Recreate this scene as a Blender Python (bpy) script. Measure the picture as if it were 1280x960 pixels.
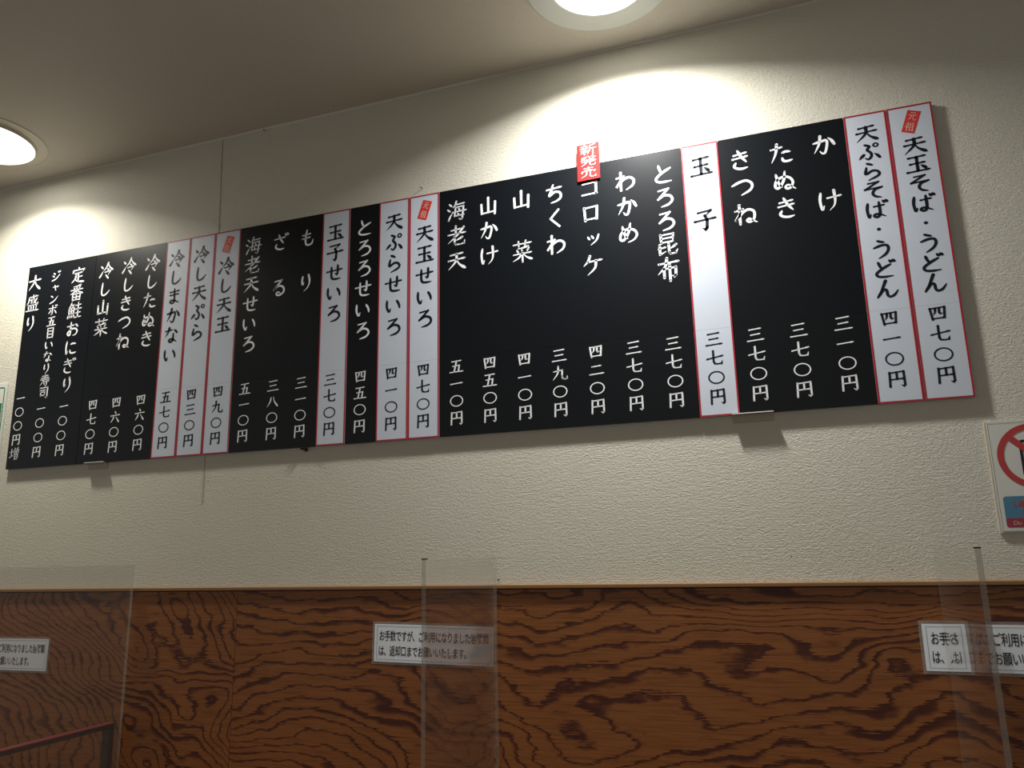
import bpy, bmesh, math, random
from mathutils import Matrix, Vector

for o in list(bpy.data.objects):
    bpy.data.objects.remove(o, do_unlink=True)
scene = bpy.context.scene
C = scene.collection

# ------------------------------------------------------------------ camera
cam_data = bpy.data.cameras.new('camera')
cam = bpy.data.objects.new('camera', cam_data)
C.objects.link(cam)
cam_data.sensor_width = 36.0
cam_data.lens = 978.1 / 1280.0 * 36.0
cam_data.clip_start = 0.02
R = Vector((0.94316657, 0.3317219, -0.01993494))
U = Vector((0.09028046, -0.19803469, 0.97602853))
F = Vector((-0.31982223, 0.92235722, 0.2167277))
m = Matrix((R, U, -F)).transposed().to_4x4()
m.translation = Vector((0.0, -1.55, 1.30))
cam.matrix_world = m
scene.camera = cam

# ------------------------------------------------------------------ world, exposure
world = bpy.data.worlds.new('world')
scene.world = world
world.use_nodes = True
world.node_tree.nodes['Background'].inputs['Color'].default_value = (1.0, 0.975, 0.93, 1)
world.node_tree.nodes['Background'].inputs['Strength'].default_value = 0.28
vs = scene.view_settings
vs.view_transform = 'Standard'
vs.look = 'None'
vs.gamma = 1.0
vs.use_curve_mapping = False
vs.exposure = 0.0

LAMP_W = 12.2
LAMP_GLOW = 9.0

# ------------------------------------------------------------------ materials
def mat(name, color, rough=0.6, metallic=0.0, spec=0.5, **kw):
    mt = bpy.data.materials.new(name)
    mt.use_nodes = True
    b = mt.node_tree.nodes['Principled BSDF']
    b.inputs['Base Color'].default_value = (*color, 1)
    b.inputs['Roughness'].default_value = rough
    b.inputs['Metallic'].default_value = metallic
    b.inputs['Specular IOR Level'].default_value = spec
    return mt

def N(mt, kind, **inp):
    n = mt.node_tree.nodes.new(kind)
    for k, v in inp.items():
        if k in n.inputs:
            n.inputs[k].default_value = v
        else:
            setattr(n, k, v)
    return n

def L(mt, a, ao, b, bi):
    mt.node_tree.links.new(a.outputs[ao], b.inputs[bi])

def mapped(mt, scale, loc=(0, 0, 0)):
    tc = N(mt, 'ShaderNodeTexCoord')
    mp = N(mt, 'ShaderNodeMapping')
    mp.inputs['Scale'].default_value = scale
    mp.inputs['Location'].default_value = loc
    L(mt, tc, 'Object', mp, 'Vector')
    return mp

def math_node(mt, op, a, b=None, c=None):
    n = N(mt, 'ShaderNodeMath', operation=op)
    for i, v in enumerate((a, b, c)):
        if v is None:
            continue
        if isinstance(v, (int, float)):
            n.inputs[i].default_value = v
        else:
            mt.node_tree.links.new(v, n.inputs[i])
    return n.outputs[0]

def ramp(mt, fac, stops):
    n = N(mt, 'ShaderNodeValToRGB')
    e = n.color_ramp.elements
    e[0].position, e[0].color = stops[0][0], (*stops[0][1], 1)
    e[1].position, e[1].color = stops[-1][0], (*stops[-1][1], 1)
    for p, c in stops[1:-1]:
        x = e.new(p)
        x.color = (*c, 1)
    mt.node_tree.links.new(fac, n.inputs[0])
    return n.outputs[0]

def wallpaper_material(name, base, horiz):
    """embossed vinyl wallpaper: short horizontal weave-like ridges"""
    mt = mat(name, base, 0.55, spec=0.35)
    b = mt.node_tree.nodes['Principled BSDF']
    m1 = mapped(mt, (170, 170, 260) if horiz else (240, 240, 240))
    n1 = N(mt, 'ShaderNodeTexNoise', Scale=1.0, Detail=3.0, Roughness=0.6, Distortion=1.2)
    L(mt, m1, 'Vector', n1, 'Vector')
    m2 = mapped(mt, (30, 30, 420) if horiz else (60, 60, 60), (3, 1, 7))
    n2 = N(mt, 'ShaderNodeTexNoise', Scale=1.0, Detail=2.0)
    L(mt, m2, 'Vector', n2, 'Vector')
    h = math_node(mt, 'ADD', math_node(mt, 'MULTIPLY', n1.outputs['Fac'], 0.75),
                  math_node(mt, 'MULTIPLY', n2.outputs['Fac'], 0.2))
    bp = N(mt, 'ShaderNodeBump', Strength=0.9, Distance=0.0024)
    mt.node_tree.links.new(h, bp.inputs['Height'])
    L(mt, bp, 'Normal', b, 'Normal')
    # slow yellowing and a few dark specks
    m3 = mapped(mt, (1.3, 1.3, 1.9), (5, 0, 2))
    n3 = N(mt, 'ShaderNodeTexNoise', Scale=1.0, Detail=4.0)
    L(mt, m3, 'Vector', n3, 'Vector')
    col = ramp(mt, n3.outputs['Fac'], [(0.3, tuple(c * f for c, f in zip(base, (0.96, 0.945, 0.90)))), (0.7, base)])
    m4 = mapped(mt, (9, 9, 9), (0.3, 0.1, 0.7))
    v = N(mt, 'ShaderNodeTexVoronoi', Scale=1.0)
    L(mt, m4, 'Vector', v, 'Vector')
    sp = math_node(mt, 'LESS_THAN', v.outputs['Distance'], 0.015)
    mx = N(mt, 'ShaderNodeMix', data_type='RGBA')
    mt.node_tree.links.new(sp, mx.inputs[0])
    mt.node_tree.links.new(col, mx.inputs[6])
    mx.inputs[7].default_value = (0.12, 0.10, 0.08, 1)
    mt.node_tree.links.new(mx.outputs[2], b.inputs['Base Color'])
    return mt

def plywood_material(name, off, freq, slope, stretch):
    """varnished rotary-cut softwood plywood: wavy growth-ring lines, dark patches, fibre streaks"""
    mt = mat(name, (0.2, 0.08, 0.03), 0.36, spec=0.3)
    b = mt.node_tree.nodes['Principled BSDF']
    mp = mapped(mt, stretch, off)
    fib = mapped(mt, (11, 11, 420), off)
    nf = N(mt, 'ShaderNodeTexNoise', Scale=1.0, Detail=3.0, Roughness=0.6)
    L(mt, fib, 'Vector', nf, 'Vector')
    wob = mapped(mt, (20, 20, 38), off)
    nw = N(mt, 'ShaderNodeTexNoise', Scale=1.0, Detail=2.5)
    L(mt, wob, 'Vector', nw, 'Vector')
    n = N(mt, 'ShaderNodeTexNoise', Scale=1.0, Detail=2.2, Roughness=0.5, Distortion=0.5)
    L(mt, mp, 'Vector', n, 'Vector')
    lin = mapped(mt, (slope[0], 0, slope[1]))
    sx = N(mt, 'ShaderNodeSeparateXYZ')
    L(mt, lin, 'Vector', sx, 'Vector')
    base = math_node(mt, 'ADD', sx.outputs[0], sx.outputs[2])
    f = math_node(mt, 'MULTIPLY_ADD', n.outputs['Fac'], freq,
                  math_node(mt, 'ADD', base, math_node(mt, 'ADD', math_node(mt, 'MULTIPLY', nf.outputs['Fac'], 0.75),
                            math_node(mt, 'MULTIPLY', nw.outputs['Fac'], 1.15))))
    saw = math_node(mt, 'FRACT', f)
    # latewood width varies from a hairline to a broad patch
    pm = mapped(mt, (3.2, 3.2, 15), (off[0] + 3.7, 0, off[2] + 1.3))
    npt = N(mt, 'ShaderNodeTexNoise', Scale=1.0, Detail=3.0, Roughness=0.6)
    L(mt, pm, 'Vector', npt, 'Vector')
    width = ramp(mt, npt.outputs['Fac'], [(0.30, (0.14,) * 3), (0.52, (0.28,) * 3), (0.68, (0.85,) * 3)])
    d = math_node(mt, 'DIVIDE', math_node(mt, 'SUBTRACT', 1.0, saw), width)
    light = (0.262, 0.096, 0.026)
    mid = (0.165, 0.053, 0.016)
    dark = (0.074, 0.020, 0.010)
    col = ramp(mt, d, [(0.0, mid), (0.10, dark), (0.50, dark), (0.78, mid), (1.0, light)])
    st = ramp(mt, nf.outputs['Fac'], [(0.32, (0.50, 0.46, 0.44)), (0.56, (1, 1, 1))])
    mx = N(mt, 'ShaderNodeMix', data_type='RGBA', blend_type='MULTIPLY')
    mx.inputs[0].default_value = 0.8
    mt.node_tree.links.new(col, mx.inputs[6])
    mt.node_tree.links.new(st, mx.inputs[7])
    mt.node_tree.links.new(mx.outputs[2], b.inputs['Base Color'])
    bp = N(mt, 'ShaderNodeBump', Strength=0.12, Distance=0.001)
    L(mt, nf, 'Fac', bp, 'Height')
    L(mt, bp, 'Normal', b, 'Normal')
    return mt

def acrylic_face_material():
    """thin clear sheet: see-through, mirror-like at grazing angles, faint wiped-on haze"""
    mt = bpy.data.materials.new('clear_acrylic')
    mt.use_nodes = True
    nt = mt.node_tree
    nt.nodes.clear()
    out = nt.nodes.new('ShaderNodeOutputMaterial')
    tr = nt.nodes.new('ShaderNodeBsdfTransparent')
    tr.inputs['Color'].default_value = (0.93, 0.93, 0.92, 1)
    gl = nt.nodes.new('ShaderNodeBsdfGlossy')
    gl.inputs['Roughness'].default_value = 0.015
    gl.inputs['Color'].default_value = (0.95, 0.95, 0.95, 1)
    # Schlick reflectance of a clear sheet, the same from either side
    lw = nt.nodes.new('ShaderNodeLayerWeight')
    lw.inputs['Blend'].default_value = 0.5
    pw = nt.nodes.new('ShaderNodeMath')
    pw.operation = 'POWER'
    pw.inputs[1].default_value = 2.2
    nt.links.new(lw.outputs['Facing'], pw.inputs[0])
    fr = nt.nodes.new('ShaderNodeMath')
    fr.operation = 'MULTIPLY_ADD'
    fr.inputs[1].default_value = 0.96
    fr.inputs[2].default_value = 0.04
    nt.links.new(pw.outputs[0], fr.inputs[0])
    hz = nt.nodes.new('ShaderNodeBsdfDiffuse')
    hz.inputs['Color'].default_value = (0.7, 0.7, 0.68, 1)
    m1 = nt.nodes.new('ShaderNodeMixShader')
    m1.inputs[0].default_value = 0.018
    m2 = nt.nodes.new('ShaderNodeMixShader')
    nt.links.new(tr.outputs[0], m1.inputs[1])
    nt.links.new(hz.outputs[0], m1.inputs[2])
    nt.links.new(fr.outputs[0], m2.inputs[0])
    nt.links.new(m1.outputs[0], m2.inputs[1])
    nt.links.new(gl.outputs[0], m2.inputs[2])
    nt.links.new(m2.outputs[0], out.inputs[0])
    return mt

def acrylic_edge_material():
    mt = bpy.data.materials.new('acrylic_cut_edge')
    mt.use_nodes = True
    nt = mt.node_tree
    b = nt.nodes['Principled BSDF']
    b.inputs['Base Color'].default_value = (0.66, 0.62, 0.55, 1)
    b.inputs['Roughness'].default_value = 0.25
    tr = nt.nodes.new('ShaderNodeBsdfTransparent')
    tr.inputs['Color'].default_value = (0.9, 0.9, 0.88, 1)
    mx = nt.nodes.new('ShaderNodeMixShader')
    mx.inputs[0].default_value = 0.70
    nt.links.new(b.outputs[0], mx.inputs[1])
    nt.links.new(tr.outputs[0], mx.inputs[2])
    nt.links.new(mx.outputs[0], nt.nodes['Material Output'].inputs[0])
    return mt

def laminate_material():
    mt = bpy.data.materials.new('laminate_film')
    mt.use_nodes = True
    nt = mt.node_tree
    b = nt.nodes['Principled BSDF']
    b.inputs['Base Color'].default_value = (0.55, 0.52, 0.48, 1)
    b.inputs['Roughness'].default_value = 0.2
    tr = nt.nodes.new('ShaderNodeBsdfTransparent')
    mx = nt.nodes.new('ShaderNodeMixShader')
    mx.inputs[0].default_value = 0.78
    nt.links.new(b.outputs[0], mx.inputs[1])
    nt.links.new(tr.outputs[0], mx.inputs[2])
    nt.links.new(mx.outputs[0], nt.nodes['Material Output'].inputs[0])
    return mt

def emission_material(name, color, strength):
    mt = bpy.data.materials.new(name)
    mt.use_nodes = True
    b = mt.node_tree.nodes['Principled BSDF']
    b.inputs['Base Color'].default_value = (0.9, 0.9, 0.88, 1)
    b.inputs['Emission Color'].default_value = (*color, 1)
    b.inputs['Emission Strength'].default_value = strength
    return mt

M = dict(
    wallpaper=wallpaper_material('embossed_wallpaper', (0.63, 0.61, 0.525), True),
    ceiling=wallpaper_material('ceiling_paper', (0.60, 0.565, 0.50), False),
    caulk=mat('caulk_bead', (0.62, 0.60, 0.53), 0.6),
    seam=mat('paper_seam', (0.34, 0.30, 0.24), 0.8),
    ply_a=plywood_material('plywood_swirl', (7.3, 0, 2.1), 26.0, (18.0, 18.0), (1.9, 1.9, 3.0)),
    ply_b=plywood_material('plywood_broad', (1.15, 0, 5.4), 17.0, (3.0, 36.0), (1.8, 1.8, 3.6)),
    ply_c=plywood_material('plywood_other', (12.0, 0, 9.0), 10.0, (2.0, 18.0), (1.7, 1.7, 3.2)),
    cap=mat('cap_moulding_wood', (0.25, 0.125, 0.045), 0.5),
    floor=mat('floor_vinyl', (0.22, 0.18, 0.14), 0.5),
    counter=mat('counter_laminate', (0.26, 0.15, 0.08), 0.35),
    black=mat('black_panel', (0.0035, 0.0050, 0.0072), 0.31, spec=0.34),
    black_price=mat('black_price_panel', (0.0030, 0.0042, 0.0058), 0.33, spec=0.34),
    black_edge=mat('black_board_edge', (0.008, 0.008, 0.009), 0.6),
    white=mat('white_panel', (0.58, 0.63, 0.71), 0.36),
    red=mat('red_border', (0.38, 0.015, 0.026), 0.4),
    badge=mat('red_badge', (0.62, 0.03, 0.03), 0.5),
    sticker=mat('red_sticker_paper', (0.50, 0.012, 0.009), 0.5),
    ink=mat('black_ink', (0.008, 0.009, 0.014), 0.33),
    chalk=mat('white_lettering', (0.80, 0.81, 0.83), 0.5),
    cream=mat('cream_lettering', (0.78, 0.66, 0.50), 0.5),
    paper=mat('notice_paper', (0.80, 0.86, 0.92), 0.35),
    line=mat('thin_grey_line', (0.10, 0.14, 0.16), 0.5),
    film=laminate_material(),
    bracket=mat('beige_bracket', (0.42, 0.38, 0.30), 0.45),
    pin=mat('dark_steel', (0.035, 0.025, 0.02), 0.45, 0.6),
    acrylic=acrylic_face_material(),
    acrylic_edge=acrylic_edge_material(),
    lamp_white=mat('lamp_white_enamel', (0.58, 0.61, 0.58), 0.4),
    lamp_beige=mat('lamp_beige_enamel', (0.58, 0.54, 0.45), 0.45),
    glow=emission_material('lamp_diffuser', (1.0, 0.97, 0.90), LAMP_GLOW),
    sign_white=mat('sign_white', (0.66, 0.67, 0.61), 0.45),
    sign_holder=mat('sign_holder_edge', (0.52, 0.47, 0.38), 0.4),
    sign_red=mat('sign_red', (0.46, 0.045, 0.04), 0.45),
    sign_blue=mat('sign_blue', (0.065, 0.21, 0.32), 0.45),
    sign_crimson=mat('sign_red_print', (0.30, 0.035, 0.06), 0.45),
    sign_pale=mat('sign_pale_print', (0.55, 0.36, 0.25), 0.45),
    sign_green=mat('sign_green', (0.01, 0.17, 0.085), 0.45),
    rack_black=mat('rack_black', (0.012, 0.012, 0.012), 0.5),
    rack_red=mat('rack_red', (0.17, 0.018, 0.018), 0.5),
)

# ------------------------------------------------------------------ helpers
def link(name, me, material, parent=None):
    o = bpy.data.objects.new(name, me)
    C.objects.link(o)
    for x in (material if isinstance(material, (list, tuple)) else [material]):
        me.materials.append(x)
    o.parent = parent
    return o

def tag(o, label, cat, group=None):
    o['label'] = label
    o['category'] = cat
    if group:
        o['group'] = group
    return o

def thing(name, label, cat, loc, group=None, rot=(0, 0, 0)):
    o = bpy.data.objects.new(name, None)
    o.empty_display_size = 0.05
    o.location = loc
    o.rotation_euler = rot
    C.objects.link(o)
    return tag(o, label, cat, group)

def finish(bm, name, material, parent=None, smooth=False):
    bmesh.ops.recalc_face_normals(bm, faces=bm.faces)
    me = bpy.data.meshes.new(name)
    bm.to_mesh(me)
    bm.free()
    if smooth:
        for p in me.polygons:
            p.use_smooth = True
    return link(name, me, material, parent)

def bm_box(bm, x0, x1, y0, y1, z0, z1, bevel=0.0):
    r = bmesh.ops.create_cube(bm, size=1.0)
    vs_ = r['verts']
    for v in vs_:
        v.co = Vector((x0 + (v.co.x + .5) * (x1 - x0), y0 + (v.co.y + .5) * (y1 - y0), z0 + (v.co.z + .5) * (z1 - z0)))
    if bevel:
        es = list({e for v in vs_ for e in v.link_edges})
        bmesh.ops.bevel(bm, geom=es, offset=bevel, segments=2, affect='EDGES', profile=0.5)

def box(name, dims, material, parent=None, bevel=0.0):
    bm = bmesh.new()
    bm_box(bm, *dims, bevel=bevel)
    return finish(bm, name, material, parent)

def structure(o):
    o['kind'] = 'structure'
    return o

def lathe(name, profile, material, parent=None, seg=64, closed=True):
    bm = bmesh.new()
    rings = []
    for r_, z_ in profile:
        rings.append([bm.verts.new((r_ * math.cos(2 * math.pi * i / seg), r_ * math.sin(2 * math.pi * i / seg), z_)) for i in range(seg)])
    n = len(rings)
    for k in range(n if closed else n - 1):
        a, b = rings[k], rings[(k + 1) % n]
        for i in range(seg):
            j = (i + 1) % seg
            bm.faces.new((a[i], a[j], b[j], b[i]))
    return finish(bm, name, material, parent, smooth=False)

def flat(name, polys, y, material, parent):
    """flat print: polygons in the x-z plane, facing -y"""
    verts, faces = [], []
    for poly in polys:
        k = len(verts)
        verts += [(p[0], y, p[1]) for p in poly]
        faces.append(list(range(k, k + len(poly))))
    me = bpy.data.meshes.new(name)
    me.from_pydata(verts, [], faces)
    me.update()
    return link(name, me, material, parent)

def frame_polys(x0, x1, z0, z1, w):
    return [[(x0, z0), (x1, z0), (x1, z0 + w), (x0, z0 + w)], [(x0, z1 - w), (x1, z1 - w), (x1, z1), (x0, z1)],
            [(x0, z0 + w), (x0 + w, z0 + w), (x0 + w, z1 - w), (x0, z1 - w)],
            [(x1 - w, z0 + w), (x1, z0 + w), (x1, z1 - w), (x1 - w, z1 - w)]]

def rounded_rect(x0, x1, z0, z1, r, n=6, corners=(1, 1, 1, 1)):
    pts = []
    for (cx, cz, a0, on) in ((x1 - r, z0 + r, -90, corners[0]), (x1 - r, z1 - r, 0, corners[1]),
                             (x0 + r, z1 - r, 90, corners[2]), (x0 + r, z0 + r, 180, corners[3])):
        if not on:
            s = {-90: (x1, z0), 0: (x1, z1), 90: (x0, z1), 180: (x0, z0)}[a0]
            pts.append(s)
            continue
        for i in range(n + 1):
            a = math.radians(a0 + 90 * i / n)
            pts.append((cx + r * math.cos(a), cz + r * math.sin(a)))
    return pts

def ring_polys(outer, inner):
    n = len(outer)
    return [[outer[i], outer[(i + 1) % n], inner[(i + 1) % n], inner[i]] for i in range(n)]

# ------------------------------------------------------------------ brush lettering
# every character is a list of brush strokes on a 100 x 100 body:
# h level stroke, v upright, p sweep tapering off, n press-and-lift sweep, d dot, b curved, k angular, o ring, c round dot
BRUSH = {
'一': 'h 12,46 88,53', '二': 'h 24,70 76,75;h 10,20 91,26', '三': 'h 20,82 80,88;h 27,50 74,55;h 9,14 92,20',
'四': 'v 16,80 24,16;k 16,79 83,85 78,18;p 40,80 38,58 28,42;k 58,81 57,54 62,48 73,51;h 24,21 78,24',
'五': 'h 20,84 80,89;v 50,86 35,14;k 26,52 69,57 63,14;h 8,11 93,15',
'六': 'd 46,96 55,80;h 10,60 91,67;p 37,50 30,32 12,6;n 58,50 72,30 88,6',
'七': 'h 8,46 92,62;k 42,94 42,28 48,16 62,13 84,15 89,34', '八': 'p 38,78 32,48 8,10;n 56,86 66,50 95,10',
'九': 'p 42,94 38,50 8,6;k 14,62 66,70 64,30 68,14 80,9 94,13 96,32', '〇': 'o 50,48 43,43',
'円': 'v 18,86 15,6;k 18,84 83,90 84,14 78,7 66,15;v 50,86 50,48;h 19,46 82,50',
'増': 'h 4,62 36,67;v 20,90 20,28;p 3,20 20,27 40,36;d 50,98 56,87;p 82,99 72,85;v 46,80 49,44;k 46,79 91,83 87,46;v 67,80 67,48;h 49,63 87,66;h 49,46 87,48;v 52,36 54,0;k 52,36 85,39 82,0;h 55,20 81,22;h 55,3 81,4',
'天': 'h 20,80 80,87;h 10,52 90,60;p 49,84 46,48 8,6;n 50,54 64,30 96,6',
'玉': 'h 18,86 82,92;h 22,52 78,57;v 49,88 49,14;h 8,10 93,16;d 64,43 80,27',
'子': 'k 22,86 75,92 52,68;k 50,70 58,50 56,14 50,5 37,15;h 8,47 93,55',
'山': 'v 50,94 50,18;k 16,62 18,15 84,21;v 84,68 82,8',
'菜': 'h 8,82 92,87;v 32,96 33,72;v 66,98 62,74;p 76,69 50,63 24,61;d 22,55 30,44;d 46,56 50,45;p 80,59 70,44;h 8,33 92,38;v 50,46 50,-6;p 46,34 32,16 4,0;n 54,34 70,16 98,2',
'海': 'd 12,90 25,77;d 3,62 16,51;p 10,4 18,22 29,40;p 50,99 44,82 31,66;h 46,81 90,86;k 46,68 40,22 90,26;k 46,67 86,71 79,6 72,1 61,8;h 30,43 99,48;d 60,62 66,51;d 56,37 62,24',
'老': 'h 24,78 70,83;v 46,98 46,58;h 8,56 94,62;p 86,90 56,54 6,12;p 78,39 60,30 44,24;k 40,44 40,12 46,3 70,3 88,7 91,24',
'昆': 'v 24,96 26,58;k 24,95 77,98 74,60;h 27,78 74,81;h 27,60 74,62;h 14,32 42,38;k 18,50 18,6 44,18;p 86,45 72,35 58,29;k 56,52 57,12 62,5 84,7 93,24',
'布': 'h 10,74 92,80;p 44,98 36,62 4,26;v 30,50 30,10;k 30,49 79,54 78,18 72,11 61,18;v 54,68 54,-6',
'冷': 'd 10,82 23,67;p 6,12 16,28 27,48;p 60,98 50,72 27,46;n 60,93 74,68 99,48;d 55,62 66,53;k 40,40 81,46 64,20;d 46,25 67,0',
'定': 'd 48,99 53,89;d 15,86 10,66;k 14,80 91,84 82,69;h 26,60 76,64;v 51,62 51,10;h 52,36 79,39;p 34,48 28,24 4,0;n 26,26 50,8 98,2',
'番': 'p 76,98 50,91 24,89;d 28,83 36,72;p 74,87 64,74;h 8,66 94,71;v 50,91 50,46;p 46,66 30,52 4,40;n 54,68 72,52 98,42;v 24,41 26,-1;k 24,40 79,44 76,-1;v 51,40 51,4;h 27,20 76,23;h 27,3 76,5',
'鮭': 'p 24,98 18,82 3,66;k 22,84 42,88 30,70;v 8,66 10,28;k 8,66 46,70 43,30;v 27,68 27,32;h 10,49 43,52;h 10,31 43,33;d 6,21 3,5;d 18,21 20,9;d 30,22 34,10;d 42,25 50,11;h 56,82 93,86;v 74,98 74,56;h 52,58 98,62;h 58,33 93,37;v 74,54 74,8;h 50,5 99,9',
'大': 'h 8,62 92,70;p 49,95 46,58 8,6;n 50,62 64,34 96,6',
'盛': 'h 18,87 86,92;p 20,87 18,60 5,40;k 22,70 42,73 40,50 34,52;k 52,99 58,66 76,46 88,42 91,55;p 79,77 66,58 50,46;d 68,98 77,92;v 20,36 23,5;k 20,36 81,39 78,5;v 40,36 41,6;v 60,37 59,6;h 4,2 98,5',
'目': 'v 24,94 26,4;k 24,93 77,97 76,3;h 26,67 76,69;h 26,38 76,40;h 26,9 76,10',
'寿': 'h 22,87 78,91;h 14,70 86,74;p 52,99 44,58 6,2;h 8,54 94,58;h 28,36 92,40;k 68,52 69,6 62,-3 51,5;d 40,27 49,14',
'司': 'k 12,88 87,92 86,8 79,-1 66,7;h 16,66 66,70;v 22,50 24,18;k 22,50 63,53 59,22;h 25,22 59,24',
'元': 'h 24,84 76,89;h 8,58 92,64;p 38,58 34,30 6,4;k 60,60 60,14 66,7 88,9 93,28',
'祖': 'd 22,99 32,88;k 6,74 41,78 8,40;v 24,56 24,-1;d 28,53 41,41;v 54,88 54,12;k 54,87 85,90 85,12;h 54,63 85,65;h 54,38 85,40;h 42,8 99,11',
'新': 'd 26,99 31,88;h 6,80 48,84;d 16,77 21,64;p 41,79 34,64;h 4,58 52,62;h 6,38 50,42;v 28,58 28,-2;p 26,38 16,22 4,8;d 32,35 47,21;p 92,95 74,87 60,85;p 62,87 60,40 45,0;h 62,56 99,60;v 80,58 80,-4',
'発': 'k 14,84 41,88 8,50;d 10,73 23,63;n 50,95 66,66 98,46;p 78,95 64,84;p 92,83 76,70;h 26,56 72,60;h 12,36 90,41;p 40,58 36,26 6,-2;k 60,60 60,10 66,3 88,5 93,22',
'売': 'h 22,86 78,90;v 50,99 50,66;h 28,66 72,69;d 13,61 10,42;k 12,58 91,62 84,46;p 38,46 34,20 6,-2;k 60,48 60,8 66,1 90,3 93,20',
'か': 'b 10,62 40,67 60,71 66,58 60,26 52,8 42,8 34,19;p 40,94 33,56 10,12;d 72,80 84,67 94,46',
'け': 'b 16,88 11,50 17,8 26,24;h 42,60 96,66;p 70,94 72,50 66,22 46,0',
'た': 'h 8,72 54,79;p 34,96 26,50 6,6;b 54,50 70,54 88,51;b 52,24 57,9 74,5 94,9',
'ぬ': 'b 18,82 26,40 40,16;b 56,92 48,48 26,14 12,22 18,50 44,66 72,60 86,36 76,10 60,6 54,16 66,24 80,14 95,0',
'き': 'h 22,76 76,84;h 16,57 80,65;b 40,98 54,66 75,36;b 28,36 21,20 34,8 56,4 78,8',
'つ': 'b 5,60 36,74 68,78 90,58 82,30 42,8',
'ね': 'v 27,96 26,2;k 8,68 41,75 6,20;b 8,22 40,58 66,70 88,56 86,22 68,8 56,16 66,24 82,12 98,3',
'と': 'b 32,94 38,72 45,54;b 86,75 50,56 20,30 24,12 50,6 88,8',
'ろ': 'k 26,84 71,91 20,38;b 21,40 50,58 78,52 87,30 70,10 36,0',
'わ': 'v 29,96 28,2;k 8,68 43,75 6,20;b 8,24 40,56 68,66 90,50 84,22 54,2',
'め': 'b 24,82 34,40 46,18;b 62,94 52,48 28,12 12,20 20,50 48,66 78,58 91,34 78,10 50,-2',
'ち': 'h 12,72 84,80;b 44,96 34,64 24,38 52,56 78,48 81,22 62,6 32,-2',
'く': 'k 67,96 26,51 73,2', 'せ': 'h 5,56 95,66;b 70,92 70,56 66,36 55,43;b 32,84 32,30 40,12 60,8 86,10',
'い': 'b 14,78 14,40 26,14 35,31;b 70,74 82,52 87,28',
'る': 'k 26,86 71,92 17,35;b 18,37 50,58 80,48 85,22 64,4 44,4 38,14 50,22 65,11',
'ざ': 'h 12,68 78,76;b 38,94 50,66 69,40;b 25,38 20,20 34,8 54,4 74,8;d 77,98 85,87;d 90,101 98,90',
'も': 'b 46,96 38,50 40,14 56,4 78,12 85,35;h 20,66 68,72;h 18,45 66,50',
'り': 'b 30,88 26,60 30,40 37,53;p 66,94 73,56 64,24 38,-2',
'し': 'b 32,92 28,40 34,12 52,8 72,20 88,38',
'ま': 'h 20,78 83,84;h 22,58 79,63;b 50,98 51,60 52,20 40,6 24,12 30,24 52,22 84,7',
'な': 'h 10,76 52,82;p 34,96 26,66 8,40;d 66,82 78,75 89,63;b 64,58 64,30 64,16 50,4 36,10 42,22 62,20 88,5',
'お': 'h 8,68 58,75;b 34,96 34,50 32,12 18,10 12,24 40,48 70,50 87,32 76,10 55,5;d 70,82 87,65',
'に': 'b 18,90 13,50 18,8 27,25;b 48,70 66,74 88,72;b 46,30 51,13 70,9 94,13',
'ぎ': 'h 16,78 66,85;h 12,60 70,67;b 34,98 48,66 66,40;b 22,38 17,20 30,8 50,4 70,8;d 76,98 84,85;d 90,100 98,89',
'そ': 'k 28,90 73,95 12,56 90,63;b 86,62 56,52 44,30 54,12 78,3',
'ば': 'b 16,88 11,50 16,8 25,24;h 42,66 84,71;b 64,90 65,40 62,14 50,4 38,12 46,22 64,18 86,5;d 80,98 87,87;d 92,100 99,89',
'う': 'b 36,96 50,89 65,84;b 19,57 50,68 74,66 79,44 66,18 36,-4',
'ど': 'b 28,88 34,66 41,50;b 78,71 46,52 18,28 22,10 48,4 84,6;d 74,96 82,85;d 88,98 96,87',
'ん': 'p 49,96 32,52 8,2;b 10,8 34,44 48,44 52,16 62,6 80,14 96,38',
'ぷ': 'b 34,94 46,88 58,83;b 56,81 44,62 58,42 58,20 44,6 32,15;d 6,12 16,24 27,36;d 74,36 84,26 94,10;o 82,86 10,10',
'ら': 'b 34,96 46,90 59,83;b 30,71 25,34 56,50 80,40 78,18 34,-4',
'コ': 'k 18,74 83,79 81,14;h 14,15 86,19', 'ロ': 'v 20,80 24,12;k 20,79 83,84 79,12;h 24,17 79,20',
'ッ': 'd 18,60 29,41;d 42,64 53,45;p 86,64 72,30 36,0', 'ケ': 'p 38,96 28,70 6,46;h 28,66 94,72;p 66,70 60,32 24,-2',
'ジ': 'd 16,80 33,68;d 7,54 27,42;p 10,2 46,18 90,66;d 64,96 72,85;d 80,100 88,89',
'ャ': 'k 14,46 85,56 64,34;b 36,72 44,40 54,0', 'ン': 'd 14,80 35,64;p 12,4 52,24 92,72',
'ボ': 'h 8,66 86,71;k 46,94 47,8 40,1 31,10;p 28,48 20,30 4,12;d 66,48 78,34 90,14;d 74,98 80,87;d 88,100 94,89',
'・': 'c 50,48 10,10',
}
PROFILE = {
'h': ((0, 7.5), (.10, 5.6), (.75, 5.4), (.92, 8.4), (1, 6)), 'v': ((0, 9.5), (.12, 8.2), (.85, 8.2), (1, 8.6)),
'p': ((0, 9.5), (.3, 8.6), (.7, 5.6), (1, 1.2)), 'n': ((0, 3.2), (.45, 7), (.8, 11.5), (.92, 8), (1, 1.2)),
'd': ((0, 3.5), (.55, 10.0), (1, 8.8)), 'b': ((0, 6), (.12, 9), (.5, 8.4), (.82, 8), (1, 3.6)),
}

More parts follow.
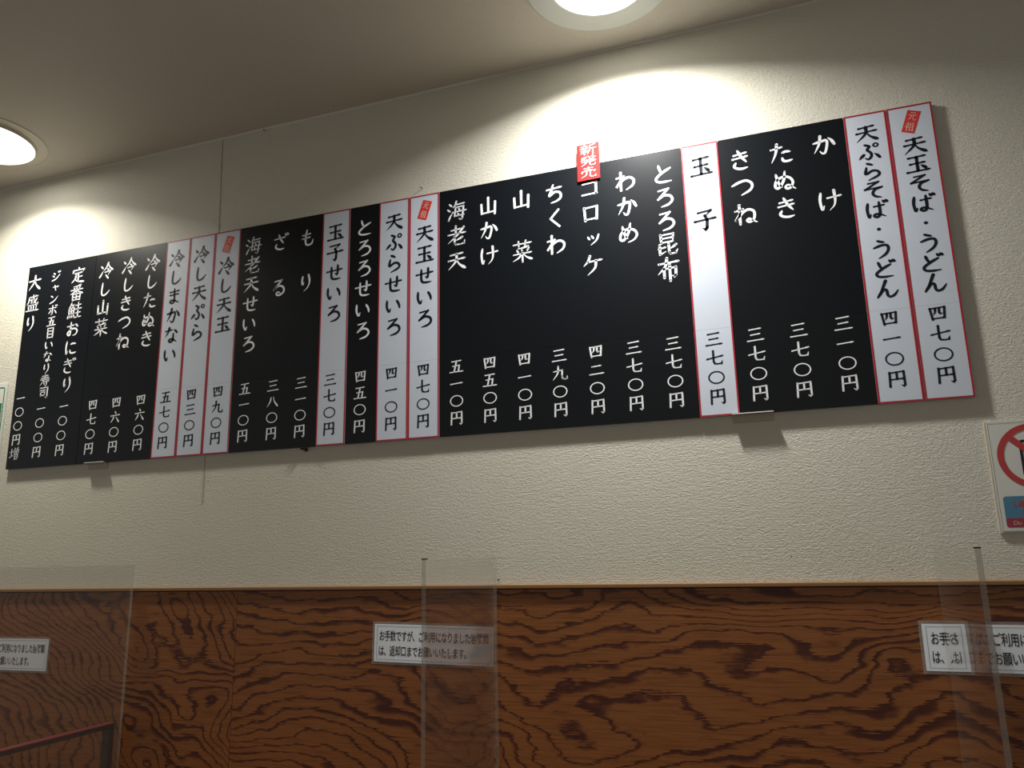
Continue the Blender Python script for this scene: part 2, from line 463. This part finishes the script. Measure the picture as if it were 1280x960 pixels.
def lerp_profile(pr, t):
    for (a, wa), (b, wb) in zip(pr, pr[1:]):
        if t <= b:
            return wa + (wb - wa) * (t - a) / max(b - a, 1e-6)
    return pr[-1][1]

def smooth_path(pts, per=7):
    if len(pts) == 2:
        return [tuple(pts[0][i] + (pts[1][i] - pts[0][i]) * k / 8 for i in (0, 1)) for k in range(9)]
    ext = [tuple(2 * pts[0][i] - pts[1][i] for i in (0, 1))] + pts + [tuple(2 * pts[-1][i] - pts[-2][i] for i in (0, 1))]
    out = []
    for k in range(1, len(ext) - 2):
        p0, p1, p2, p3 = ext[k - 1:k + 3]
        for s in range(per):
            t = s / per
            out.append(tuple(.5 * (2 * p1[i] + (p2[i] - p0[i]) * t + (2 * p0[i] - 5 * p1[i] + 4 * p2[i] - p3[i]) * t * t
                                   + (3 * p1[i] - p0[i] - 3 * p2[i] + p3[i]) * t ** 3) for i in (0, 1)))
    out.append(pts[-1])
    return out

def disc_poly(c, rx, rz=None, n=10):
    rz = rz or rx
    return [(c[0] + rx * math.cos(2 * math.pi * i / n), c[1] + rz * math.sin(2 * math.pi * i / n)) for i in range(n)]

def ribbon(path, widths):
    left, right = [], []
    for i, p in enumerate(path):
        a = path[max(i - 1, 0)]
        b = path[min(i + 1, len(path) - 1)]
        dx, dy = b[0] - a[0], b[1] - a[1]
        l = math.hypot(dx, dy) or 1
        w = widths[i] / 2
        left.append((p[0] - dy / l * w, p[1] + dx / l * w))
        right.append((p[0] + dy / l * w, p[1] - dx / l * w))
    return [[right[i], right[i + 1], left[i + 1], left[i]] for i in range(len(path) - 1)]

_cache = {}
def brush_polys(ch, weight):
    key = (ch, weight)
    if key in _cache:
        return _cache[key]
    polys = []
    for st in BRUSH[ch].split(';'):
        code, rest = st[0], st[2:]
        pts = [tuple(float(q) for q in s.split(',')) for s in rest.split()]
        if code == 'o':
            (cx, cz), (rx, rz) = pts
            w = (6.2 if rx > 20 else 5.5) * weight / 2
            polys += ring_polys(disc_poly((cx, cz), rx + w, rz + w, 40), disc_poly((cx, cz), rx - w, rz - w, 40))
        elif code == 'c':
            polys.append(disc_poly(pts[0], *pts[1], n=20))
        elif code == 'k':
            n = len(pts) - 1
            ws = []
            for i in range(n):
                dx, dz = pts[i + 1][0] - pts[i][0], pts[i + 1][1] - pts[i][1]
                l = math.hypot(dx, dz)
                ws.append((5.4 + 3.0 * abs(dz) / l) * weight)
            for i in range(n):
                w0, w1 = ws[i], ws[i]
                if i == n - 1 and n > 1:
                    w1 = 2.2 if math.hypot(pts[-1][0] - pts[-2][0], pts[-1][1] - pts[-2][1]) < 40 else ws[i]
                polys += ribbon([pts[i], pts[i + 1]], [w0, w1])
                if i:
                    polys.append(disc_poly(pts[i], max(ws[i], ws[i - 1]) / 2 * 1.05))
            polys.append(disc_poly(pts[0], ws[0] / 2 * 1.1))
        else:
            path = smooth_path(pts)
            pr = PROFILE[code]
            cum = [0]
            for a, b in zip(path, path[1:]):
                cum.append(cum[-1] + math.hypot(b[0] - a[0], b[1] - a[1]))
            ws = [lerp_profile(pr, c / cum[-1]) * weight for c in cum]
            polys += ribbon(path, ws)
            polys.append(disc_poly(path[0], ws[0] / 2))
            polys.append(disc_poly(path[-1], ws[-1] / 2))
    _cache[key] = polys
    return polys

def brush_lettering(name, items, y, material, parent, weight=1.0):
    """items: (character, centre x, centre z, width, height[, lean]) in metres"""
    polys = []
    for it in items:
        ch, cx, cz, w, h = it[:5]
        ang = it[5] if len(it) > 5 else 0.0
        ca, sa = math.cos(ang), math.sin(ang)
        for pl in brush_polys(ch, weight):
            q = []
            for x, z in pl:
                u, v_ = (x / 100 - .5) * w, (z / 100 - .47) * h
                q.append((cx + u * ca + v_ * sa, cz - u * sa + v_ * ca))
            polys.append(q)
    return flat(name, polys, y, material, parent)

def stroke_weight(ch, base):
    n = BRUSH[ch].count(';') + 1
    return base if n <= 5 else base * (0.88 if n <= 8 else 0.74)

_glyph_mesh = {}
def brush_character(name, ch, x, z, y, w, h, weight, material, parent):
    key = (ch, round(w, 5), round(h, 5), weight, material.name)
    if key not in _glyph_mesh:
        polys = [[((px / 100 - .5) * w, (pz / 100 - .47) * h) for px, pz in pl] for pl in brush_polys(ch, weight)]
        o = flat(name, polys, 0.0, material, parent)
        _glyph_mesh[key] = o.data
    else:
        o = bpy.data.objects.new(name, _glyph_mesh[key])
        C.objects.link(o)
        o.parent = parent
    o.location = (x, y, z)
    return o

# printed gothic lettering from Blender's own built-in typeface
def gothic_lettering(name, items, y, material, parent, weight=0.0, rot=0.0):
    """items: (character, centre x, centre z, width, height)"""
    cu = bpy.data.curves.new('glyph_source', 'FONT')
    cu.offset = weight
    ob = bpy.data.objects.new('glyph_source', cu)
    C.objects.link(ob)
    verts, faces, cache = [], [], {}
    ca, sa = math.cos(rot), math.sin(rot)
    for ch, cx, cz, w, h in items:
        if ch not in cache:
            cu.body = ch
            dg = bpy.context.evaluated_depsgraph_get()
            dg.update()
            me = ob.evaluated_get(dg).to_mesh()
            cache[ch] = ([v.co.copy() for v in me.vertices], [list(p.vertices) for p in me.polygons])
            ob.evaluated_get(dg).to_mesh_clear()
        vv, ff = cache[ch]
        k = len(verts)
        wide = ord(ch) > 255
        ox = 0.5 if wide else (max(v.x for v in vv) + min(v.x for v in vv)) / 2
        oz = 0.38 if wide else 0.34
        for v in vv:
            u, t = (v.x - ox) * w, (v.y - oz) * h
            verts.append((cx + u * ca - t * sa, y, cz + u * sa + t * ca))
        faces += [[k + i for i in f] for f in ff]
    bpy.data.objects.remove(ob, do_unlink=True)
    bpy.data.curves.remove(cu)
    me = bpy.data.meshes.new(name)
    me.from_pydata(verts, [], faces)
    me.update()
    return link(name, me, material, parent)

# ------------------------------------------------------------------ the setting
CEIL = 2.4143
CAP_Z = 1.2468
COUNTER_Z = 0.78
XL, XR, YF = -4.2, 2.6, -4.2

wall = structure(box('wall_back', (XL, XR, 0.0, 0.1, 0.0, CEIL), M['wallpaper']))
ceiling = structure(box('ceiling', (XL, XR, YF, 0.1, CEIL, CEIL + 0.1), M['ceiling']))
floor = structure(box('floor', (XL, XR, YF, 0.1, -0.1, 0.0), M['floor']))

# wallpaper joint: a slightly open, uneven seam above and below the board
random.seed(4)
bm = bmesh.new()
for z0, z1, xa, xb in ((2.139, CEIL - 0.004, -1.3372, -1.3445), (1.44, 1.557, -1.3333, -1.3345)):
    n = 22
    for i in range(n):
        a, b = z0 + (z1 - z0) * i / n, z0 + (z1 - z0) * (i + 1) / n
        t = i / n
        x = xa + (xb - xa) * t + random.uniform(-.0008, .0008)
        w = random.choice((.0003, .0005, .0007, .0014)) * (1.0 if z0 > 2 else 0.15)
        bm_box(bm, x - w, x + w, -0.0012, 0.0005, a, b)
finish(bm, 'wallpaper_seam', M['seam'], wall)

# painted bead in the corner between wall and ceiling
bm = bmesh.new()
seg = 80
pts = []
random.seed(9)
for i in range(seg + 1):
    x = XL + (XR - XL) * i / seg
    r = 0.0042 + random.uniform(-.0010, .0010)
    pts.append([bm.verts.new((x, -r * math.sin(a), CEIL - r * math.cos(a))) for a in [math.radians(d) for d in (0, 22, 45, 68, 90)]])
for a, b in zip(pts, pts[1:]):
    for k in range(4):
        bm.faces.new((a[k], a[k + 1], b[k + 1], b[k]))
structure(finish(bm, 'trim_2', M['caulk'], None, smooth=True))

# plywood wainscot below the cap moulding, one object per sheet
wains = structure(box('wall_wainscot', (XL, XR, -0.006, 0.001, 0.0, CAP_Z - 0.004), M['rack_black']))
for x0, x1, k in ((XL, -3.0285, 'ply_c'), (-3.0275, -1.2078, 'ply_a'), (-1.2066, 0.6134, 'ply_b'), (0.6144, XR, 'ply_c')):
    box('panel', (x0, x1, -0.012, -0.006, 0.0, CAP_Z - 0.0095), M[k], wains)
bm = bmesh.new()
bm_box(bm, XL, XR, -0.018, 0.001, CAP_Z - 0.0075, CAP_Z, bevel=0.0015)
structure(finish(bm, 'trim_1', M['cap']))

# counter along the wall, just below the picture; it carries the partitions
cn = thing('counter', 'brown laminate counter running along the plywood wall under the partitions', 'counter', (0, 0, 0))
box('counter_top', (XL, XR, -0.48, -0.0128, COUNTER_Z - 0.035, COUNTER_Z), M['counter'], cn, bevel=0.003)
box('front_panel', (XL, XR, -0.40, -0.38, 0.0, COUNTER_Z - 0.035), M['counter'], cn)

# ------------------------------------------------------------------ menu board
X0, X1, Z0, Z1 = -1.9868, 0.3262, 1.5598, 2.1368
SEAM = 1.7345
BACK_Y, FACE_Y = -0.0062, -0.0095
PITCH = (X1 - X0) / 29.0
board = thing('menu_board', 'long black and white wall menu board with brush lettering and prices', 'menu board', (0, 0, 0))
box('backing_board', (X0 + .001, X1 - .0005, BACK_Y, -0.0002, Z0 + .0005, Z1 - .001), M['black_edge'], board)

E = {  # measured edges of the white red-bordered columns
    'w1': (-1.4957, -1.4178), 'w2': (-1.4178, -1.3381), 'w3': (-1.3381, -1.2593),
    'w4': (-1.0171, -0.9396), 'w5': (-0.8610, -0.7809), 'w6': (-0.7809, -0.7040),
    'w7': (-0.1483, -0.0720), 'w8': (0.1694, 0.2464), 'w9': (0.2464, X1 + .0005)}

def panel_pair(x0, x1, white, split=True):
    g, gz = 0.0006, 0.00012
    out = []
    spans = ((SEAM + gz, Z1, 'name_panel'), (Z0, SEAM - gz, 'price_panel')) if split else ((Z0, Z1, 'name_panel'),)
    for za, zb, nm in spans:
        dark = M['black'] if nm == 'name_panel' else M['black_price']
        o = box(nm, (x0 + g, x1 - g, FACE_Y, BACK_Y - .0001, za, zb), M['white'] if white else dark, board)
        if white:
            w = 0.0030
            e = 0.0001
            px0, px1 = x0 + g + e, x1 - g - e
            polys = [[(px0, za), (px0 + w, za), (px0 + w, zb), (px0, zb)], [(px1 - w, za), (px1, za), (px1, zb), (px1 - w, zb)]]
            zz = (zb - w, zb) if nm == 'name_panel' else (za, za + w)
            polys.append([(px0 + w, zz[0]), (px1 - w, zz[0]), (px1 - w, zz[1]), (px0 + w, zz[1])])
            bmr = bmesh.new()
            for pl in polys:
                bm_box(bmr, pl[0][0], pl[1][0], FACE_Y - .0004, FACE_Y + .0001, pl[0][1], pl[2][1])
            finish(bmr, 'red_border', M['red'], o)
        out.append(o)
    return out if split else out * 2

TEXT_Y = FACE_Y - 0.00025
NAME_Z, LAST3 = 2.0825, 1.9640
PRICE_A, PRICE_B = 1.7125, 1.5975
# text, x centre, first z, last z, width, height, price, white column?
COLS = [
 ('天玉そば・うどん', 0.2880, 2.0515, 1.7745, .0470, .0405, '四七〇円', 'w9'),
 ('天ぷらそば・うどん', 0.2080, 2.0935, 1.7737, .0470, .0405, '四一〇円', 'w8'),
 ('かけ', 0.1286, 2.0850, 1.9668, .052, .050, '三一〇円', 'k4'),
 ('たぬき', 0.0492, 2.0830, 1.9646, .052, .050, '三七〇円', 'k4'),
 ('きつね', -0.0300, 2.0835, 1.9646, .052, .050, '三七〇円', 'k4'),
 ('玉子', -0.1090, 2.0840, 1.9650, .052, .050, '三七〇円', 'w7'),
 ('とろろ昆布', -0.1885, 2.0831, 1.8712, .052, .050, '三七〇円', 'k3'),
 ('わかめ', -0.2680, 2.0820, 1.9640, .052, .050, '三七〇円', 'k3'),
 ('コロッケ', -0.3470, 2.0800, 1.9030, .052, .050, '四二〇円', 'k3'),
 ('ちくわ', -0.4260, 2.0822, 1.9622, .052, .050, '三九〇円', 'k3'),
 ('山菜', -0.5033, 2.0802, 1.9590, .052, .050, '四一〇円', 'k3'),
 ('山かけ', -0.5825, 2.0785, 1.9606, .052, .050, '四五〇円', 'k3'),
 ('海老天', -0.6607, 2.0810, 1.9590, .052, .050, '五一〇円', 'k3'),
 ('天玉せいろ', -0.7410, 2.0379, 1.8329, .052, .048, '四七〇円', 'w6'),
 ('天ぷらせいろ', -0.8205, 2.0805, 1.8225, .052, .048, '四一〇円', 'w5'),
 ('とろろせいろ', -0.9005, 2.0794, 1.8230, .052, .048, '四五〇円', 'k2b'),
 ('玉子せいろ', -0.9800, 2.0793, 1.8747, .052, .048, '三七〇円', 'w4'),
 ('もり', -1.0594, 2.0790, 1.9620, .052, .050, '三一〇円', 'k2'),
 ('ざる', -1.1378, 2.0800, 1.9605, .052, .050, '三八〇円', 'k2'),
 ('海老天せいろ', -1.2190, 2.0830, 1.8259, .052, .048, '五一〇円', 'k2'),
 ('冷し天玉', -1.2988, 2.0400, 1.8844, .052, .048, '四九〇円', 'w3'),
 ('冷し天ぷら', -1.3792, 2.0832, 1.8743, .052, .048, '四三〇円', 'w2'),
 ('冷しまかない', -1.4588, 2.0846, 1.8235, .052, .048, '五七〇円', 'w1'),
 ('冷したぬき', -1.5384, 2.0844, 1.8749, .052, .048, '四六〇円', 'k1'),
 ('冷しきつね', -1.6184, 2.0870, 1.8772, .052, .048, '四六〇円', 'k1'),
 ('冷し山菜', -1.6977, 2.0854, 1.9260, .052, .048, '四七〇円', 'k1'),
 ('定番鮭おにぎり', -1.7980, 2.0875, 1.7762, .052, .048, '一〇〇円', 'k0'),
 ('ジャンボ五目いなり寿司', -1.8790, 2.0965, 1.7627, .0390, .0330, '一〇〇円', 'k0'),
 ('大盛り', -1.9580, 2.0854, 1.9660, .052, .050, '一〇〇円増', 'k0'),
]
PANELS = {'k0': panel_pair(X0, -1.7385, False, split=False), 'k1': panel_pair(-1.7385, -1.4957, False),
          'k2': panel_pair(-1.2593, -1.0171, False), 'k2b': panel_pair(-0.9396, -0.8610, False),
          'k3': panel_pair(-0.7040, -0.1483, False), 'k4': panel_pair(-0.0720, 0.1694, False)}
for k, (a, b) in E.items():
    PANELS[k] = panel_pair(a, b, True)

SMALL = {'ッ': (.78, .78, .05, .05), 'ャ': (.80, .80, .05, .03), '・': (.9, .9, 0, 0)}
for text, xc, za, zb, w, h, price, key in COLS:
    name_p, price_p = PANELS[key]
    ink = M['ink'] if key[0] == 'w' else M['chalk']
    n = len(text)
    items = []
    for i, ch in enumerate(text):
        z = za + (zb - za) * i / (n - 1)
        sw, sh, dx, dz = SMALL.get(ch, (1, 1, 0, 0))
        kw = 0.92 if ord(ch) < 0x3100 else 1.0
        items.append((ch, xc + dx * w, z + dz * h, w * sw * kw * .94, h * sh * kw * .94))
    for ch, cx, cz, cw, chh in items:
        brush_character('item_character', ch, cx, cz, TEXT_Y, cw, chh, stroke_weight(ch, 1.62 if key[0] == 'w' else 1.34), ink, name_p)
    n = len(price)
    pa = 1.7532 if n == 5 else (1.7180 if key == 'k0' else PRICE_A + (.004 if xc > 0.1 else 0))
    pb = 1.6003 if key == 'k0' else PRICE_B + (.005 if xc > 0.1 else 0)
    items = []
    for i, ch in enumerate(price):
        z = pa + (pb - pa) * i / (n - 1)
        ww, hh = .0375, .0345
        if ch == '〇':
            ww, hh = .0350, .0285
        items.append((ch, xc - .002, z, ww * .95, hh * .95))
    for ch, cx, cz, cw, chh in items:
        brush_character('price_character', ch, cx, cz, TEXT_Y, cw, chh, stroke_weight(ch, 1.46 if key[0] == 'w' else 1.22), ink, price_p)

# slanted red seals at the head of three columns
for key, q in (('w9', [(0.2845, 2.1277), (0.3070, 2.1201), (0.2901, 2.0765), (0.2685, 2.0843)]),
               ('w6', [(-0.7452, 2.1245), (-0.7222, 2.1165), (-0.7378, 2.0722), (-0.7605, 2.0802)]),
               ('w3', [(-1.3012, 2.1251), (-1.2782, 2.1173), (-1.2936, 2.0752), (-1.3156, 2.0828)])):
    flat('seal', [[q[3], q[2], q[1], q[0]]], FACE_Y - .0003, M['badge'], PANELS[key][0])
    cx, cz = sum(p[0] for p in q) / 4, sum(p[1] for p in q) / 4
    dx, dz = (q[0][0] - q[3][0]), (q[0][1] - q[3][1])
    brush_lettering('seal_lettering', [('元', cx + dx * .24, cz + dz * .24, .0165, .0185, .33), ('祖', cx - dx * .24, cz - dz * .24, .0165, .0185, .33)],
                    FACE_Y - .0006, M['cream'], PANELS[key][0], 0.95)

# red paper slip stuck over the top edge of the board
st = thing('sticker', 'small red paper slip with white brush lettering stuck on the board top edge', 'sticker', (-0.346, FACE_Y, 2.096))
bm = bmesh.new()
rows = 10
grid = []
for i in range(rows + 1):
    t = i / rows
    z = 0.004 + (0.0915 - 0.004) * t
    y = -0.0042 + 0.0030 * t
    grid.append([bm.verts.new((-.0255 + .0003 * t, y, z - .002)), bm.verts.new((.0248 + .0006 * t, y, z - .0005))])
for a, b in zip(grid, grid[1:]):
    bm.faces.new((a[0], a[1], b[1], b[0]))
bmesh.ops.solidify(bm, geom=list(bm.faces), thickness=0.0004)
finish(bm, 'paper', M['sticker'], st)
for i, ch in enumerate('新発売'):
    zc = 0.0755 - .0275 * i
    o = brush_lettering('lettering', [(ch, 0.0, 0.0, .0370, .0240)], 0.0, M['chalk'], st, 0.85)
    o.location = (0, -0.0042 + 0.0030 * (zc - .002) / .0875 - .0010, zc)
    o.rotation_euler = (-math.atan(.0030 / .0875), 0, 0)

# beige angle brackets carrying the board from below
def bracket(x0, x1, label):
    b = thing('bracket', label, 'bracket', ((x0 + x1) / 2, 0, Z0 - .002), 'brackets under the menu board')
    w = (x1 - x0) / 2
    box('ledge', (-w, w, -0.0165, -0.0002, 0.0, 0.0015), M['bracket'], b)
    box('lip', (-w, w, -0.0165, -0.0155, 0.0, 0.0035), M['sign_white'], b)
    box('wall_leg', (-w, w, -0.0016, -0.0002, -0.014, 0.0), M['bracket'], b)
bracket(-0.0870, -0.0115, 'beige angle bracket below the board at the lone white column right of centre')
bracket(-1.7030, -1.6390, 'beige angle bracket below the board near its left end')
hk = thing('board_hook', 'tiny dark steel hook under the middle of the menu board', 'hook', (-1.049, 0, Z0 - .001))
for dx, h in ((-.0055, .004), (.0045, .009)):
    box('prong', (dx - .0015, dx + .0015, -0.0125, -0.0002, -h, 0.0), M['pin'], hk, bevel=.0006)

# ------------------------------------------------------------------ notices on the plywood
LINE1, LINE2 = 'お手数ですが、ご利用になりました容器類', 'は、返却口までお願いいたします。'
def notice(x, z, tilt, label):
    """x, z: lower left corner of the white paper on the wall"""
    t = thing('notice', label, 'notice', (x, -0.0121, z), 'return-your-dishes notices', (0, tilt, 0))
    W, H = 0.2690, 0.0757
    box('laminate', (-.005, W + .005, -.0008, -.0001, -.005, H + .005), M['film'], t)
    box('paper', (0, W, -.0011, -.0006, 0, H), M['paper'], t)
    flat('border_line', frame_polys(.006, W - .005, .0045, H - .004, .0006), -.0013, M['line'], t)
    a, b = (.0180, .2525)
    n1 = [(c, a + (b - a) * i / (len(LINE1) - 1), .0525, .0136, .0225) for i, c in enumerate(LINE1)]
    p = (b - a) / (len(LINE1) - 1)
    n2 = [(c, a - .001 + p * i, .0225, .0136, .0225) for i, c in enumerate(LINE2)]
    gothic_lettering('lettering', n1 + n2, -.0014, M['ink'], t, weight=0.011)
notice(-0.8532, 1.0932, math.radians(0.95), 'white laminated notice half covered by the middle acrylic partition')
notice(-2.0330, 1.0490, math.radians(-0.2), 'white laminated notice at the left edge behind the left acrylic partition')
notice(0.1930, 1.1010, math.radians(0.45), 'white laminated notice at the right edge crossed by the right acrylic partition')

# ------------------------------------------------------------------ acrylic partitions
def partition(x0, label, D=0.35, chip=False):
    T, top = 0.0074, 1.3012
    bm = bmesh.new()
    bm_box(bm, 0, T, -D, -0.0185, COUNTER_Z - COUNTER_Z + 0.0, top - COUNTER_Z)
    o = finish(bm, 'partition', [M['acrylic'], M['acrylic_edge']])
    for p in o.data.polygons:
        if abs(p.normal.x) < .5:
            p.material_index = 1
    o.location = (x0, 0, COUNTER_Z)
    tag(o, label, 'partition', 'clear acrylic partitions')
    if chip:
        box('corner_tape', (-.0004, T + .0004, -D - .0004, -D + .007, top - COUNTER_Z - .0015, top - COUNTER_Z + .0006), M['pin'], o)
partition(-1.5135, 'clear acrylic partition at the left in front of the red topped rack', D=0.43)
partition(-0.5800, 'clear acrylic partition in the middle, covering half a notice', chip=True)
partition(0.2262, 'clear acrylic partition at the right, seen almost edge on', chip=True)

# rack beside the left partition
rk = thing('counter_rack', 'black open frame with red top rail beside the left partition', 'rack', (-1.527, -0.18, COUNTER_Z))
rt = 0.9455 - COUNTER_Z
tr_ = box('top_rail', (-.0105, .0105, -.17, .150, rt - .010, rt - .001), M['rack_black'], rk)
box('red_cap', (-.0105, .0105, -.17, .150, rt - .001, rt + .001), M['rack_red'], tr_)
for y0, y1 in ((.137, .150), (-.17, -.156)):
    box('leg', (-.0105, .0105, y0, y1, 0.0, rt - .010), M['rack_black'], rk)
box('bottom_rail', (-.0105, .0105, -.156, .137, 0.0, .010), M['rack_black'], rk)

# ------------------------------------------------------------------ signs on the wallpaper
ps = thing('prohibition_sign', 'white no mobile phones sign with red circle, right of the board', 'sign', (0.3372, 0, 1.3245))
W, H = 0.128, 0.1865
bm = bmesh.new()
bm_box(bm, -.0045, W + .0045, -.0035, -.0003, -.0015, H + .0035, bevel=.0008)
finish(bm, 'holder', M['sign_holder'], ps)
box('face', (0, W, -.0045, -.0034, .002, H), M['sign_white'], ps)
flat('border_line', frame_polys(.0006, W - .0006, .0026, H - .0006, .0005), -.0047, M['line'], ps)
cx, cz, ro, ri = 0.0640, 0.1275, .0553, .0452
flat('phone_outline', ring_polys(rounded_rect(cx - .0205, cx + .0205, cz - .035, cz + .028, .005),
                                 rounded_rect(cx - .0160, cx + .0160, cz - .031, cz + .0235, .003)), -.0048, M['ink'], ps)
flat('phone_keys', [rounded_rect(cx - .012 + .0085 * i, cx - .006 + .0085 * i, cz - .027 + .007 * j, cz - .022 + .007 * j, .001, 2)
                    for i in range(3) for j in range(3)], -.0048, M['ink'], ps)
flat('red_ring', ring_polys(disc_poly((cx, cz), ro, ro, 64), disc_poly((cx, cz), ri, ri, 64)), -.0050, M['sign_red'], ps)
s = .7071
hw, hl = .0052, ri + .002
flat('red_slash', [[(cx - hl * s - hw * s, cz + hl * s - hw * s), (cx + hl * s - hw * s, cz - hl * s - hw * s),
                    (cx + hl * s + hw * s, cz - hl * s + hw * s), (cx - hl * s + hw * s, cz + hl * s + hw * s)]], -.0051, M['sign_red'], ps)
flat('blue_field', [rounded_rect(.0075, W - .0075, .0240, .0605, .005, corners=(0, 1, 1, 0))], -.0048, M['sign_blue'], ps)
flat('red_field', [rounded_rect(.0075, W - .0075, .0085, .0240, .004, corners=(1, 0, 0, 1))], -.0048, M['sign_crimson'], ps)
gothic_lettering('japanese_lettering', [(c, .0245 + .0098 * i, .0475, .0092, .0112) for i, c in enumerate('携帯電話のご使用')] +
                 [(c, .0360 + .0098 * i, .0335, .0092, .0105) for i, c in enumerate('ご遠慮下さい')], -.0050, M['sign_red'], ps, weight=.03)
gothic_lettering('english_lettering', [(c, .0215 + .0056 * i, .0160, .0105, .0095) for i, c in enumerate('Do not use phone') if c != ' '],
                 -.0050, M['sign_pale'], ps, weight=.01)

gs = thing('green_sign', 'white sign with green border and green field, left of the board', 'sign', (-2.024, 0, 1.6000))
W, H = 0.30, 0.2040
box('plate', (-W, 0, -.0035, -.0003, 0, H), M['sign_white'], gs)
flat('green_border', ring_polys(rounded_rect(-W + .007, -.0075, .007, H - .0105, .008), rounded_rect(-W + .0105, -.0110, .0105, H - .0140, .005)),
     -.0037, M['sign_green'], gs)
flat('green_field', [[(-W + .012, .012), (-.0135, .012), (-.0135, .148), (-W + .012, .148)]], -.0038, M['sign_green'], gs)

# nails left in the wall
for x, z, lab in ((-0.7524, 2.1585, 'small dark nail in the wallpaper just above the board'),
                  (-1.2086, 2.4065, 'tiny dark nail under the ceiling joint'),
                  (-0.5735, 1.2565, 'small brown nail at the top of the wainscot beside the middle partition')):
    nl = thing('nail', lab, 'nail', (x, 0, z), 'nails left in the wallpaper')
    bm = bmesh.new()
    bmesh.ops.create_cone(bm, cap_ends=True, segments=10, radius1=.0007, radius2=.0007, depth=.008, matrix=Matrix.Translation((0, -.004, 0)) @ Matrix.Rotation(math.pi / 2, 4, 'X'))
    finish(bm, 'shank', M['pin'], nl)
    bm = bmesh.new()
    bmesh.ops.create_cone(bm, cap_ends=True, segments=12, radius1=.0017, radius2=.0014, depth=.0012, matrix=Matrix.Translation((0, -.0082, 0)) @ Matrix.Rotation(math.pi / 2, 4, 'X'))
    finish(bm, 'head', M['pin'], nl)

# ------------------------------------------------------------------ ceiling downlights
def downlight(x, y, label, profile, ring, glow_r, watts, color, glow, spread):
    t = thing('downlight', label, 'ceiling light', (x, y, CEIL), 'round ceiling downlights')
    lathe('trim_ring', profile, ring, t, 96)
    bm = bmesh.new()
    bmesh.ops.create_circle(bm, cap_ends=True, segments=64, radius=glow_r, matrix=Matrix.Translation((0, 0, -.0010)))
    finish(bm, 'diffuser', glow, t)
    ld = bpy.data.lights.new('downlight_beam', 'AREA')
    ld.shape = 'DISK'
    ld.size = 0.075
    ld.energy = watts
    ld.color = color
    ld.spread = math.radians(spread)
    lo = bpy.data.objects.new('downlight_beam', ld)
    lo.location = (0, 0, -.0135)
    C.objects.link(lo)
    lo.parent = t
downlight(-0.2615, -0.2200, 'round white ceiling downlight at the top, above the red slip and white column',
          [(.149, -.0002), (.149, -.0025), (.146, -.0040), (.100, -.0050), (.0975, -.0040), (.0975, -.0002)], M['lamp_white'], .0974,
          LAMP_W, (1.0, 0.99, 0.955), M['glow'], 150)
downlight(-1.9300, -0.2250, 'round beige rimmed ceiling downlight at the left edge of the picture',
          [(.148, -.0002), (.148, -.0020), (.145, -.0030), (.123, -.0040), (.119, -.0120), (.117, -.0120), (.1165, -.0002)], M['lamp_beige'], .1164,
          LAMP_W * 0.52, (1.0, 0.955, 0.85), M['glow'], 140)
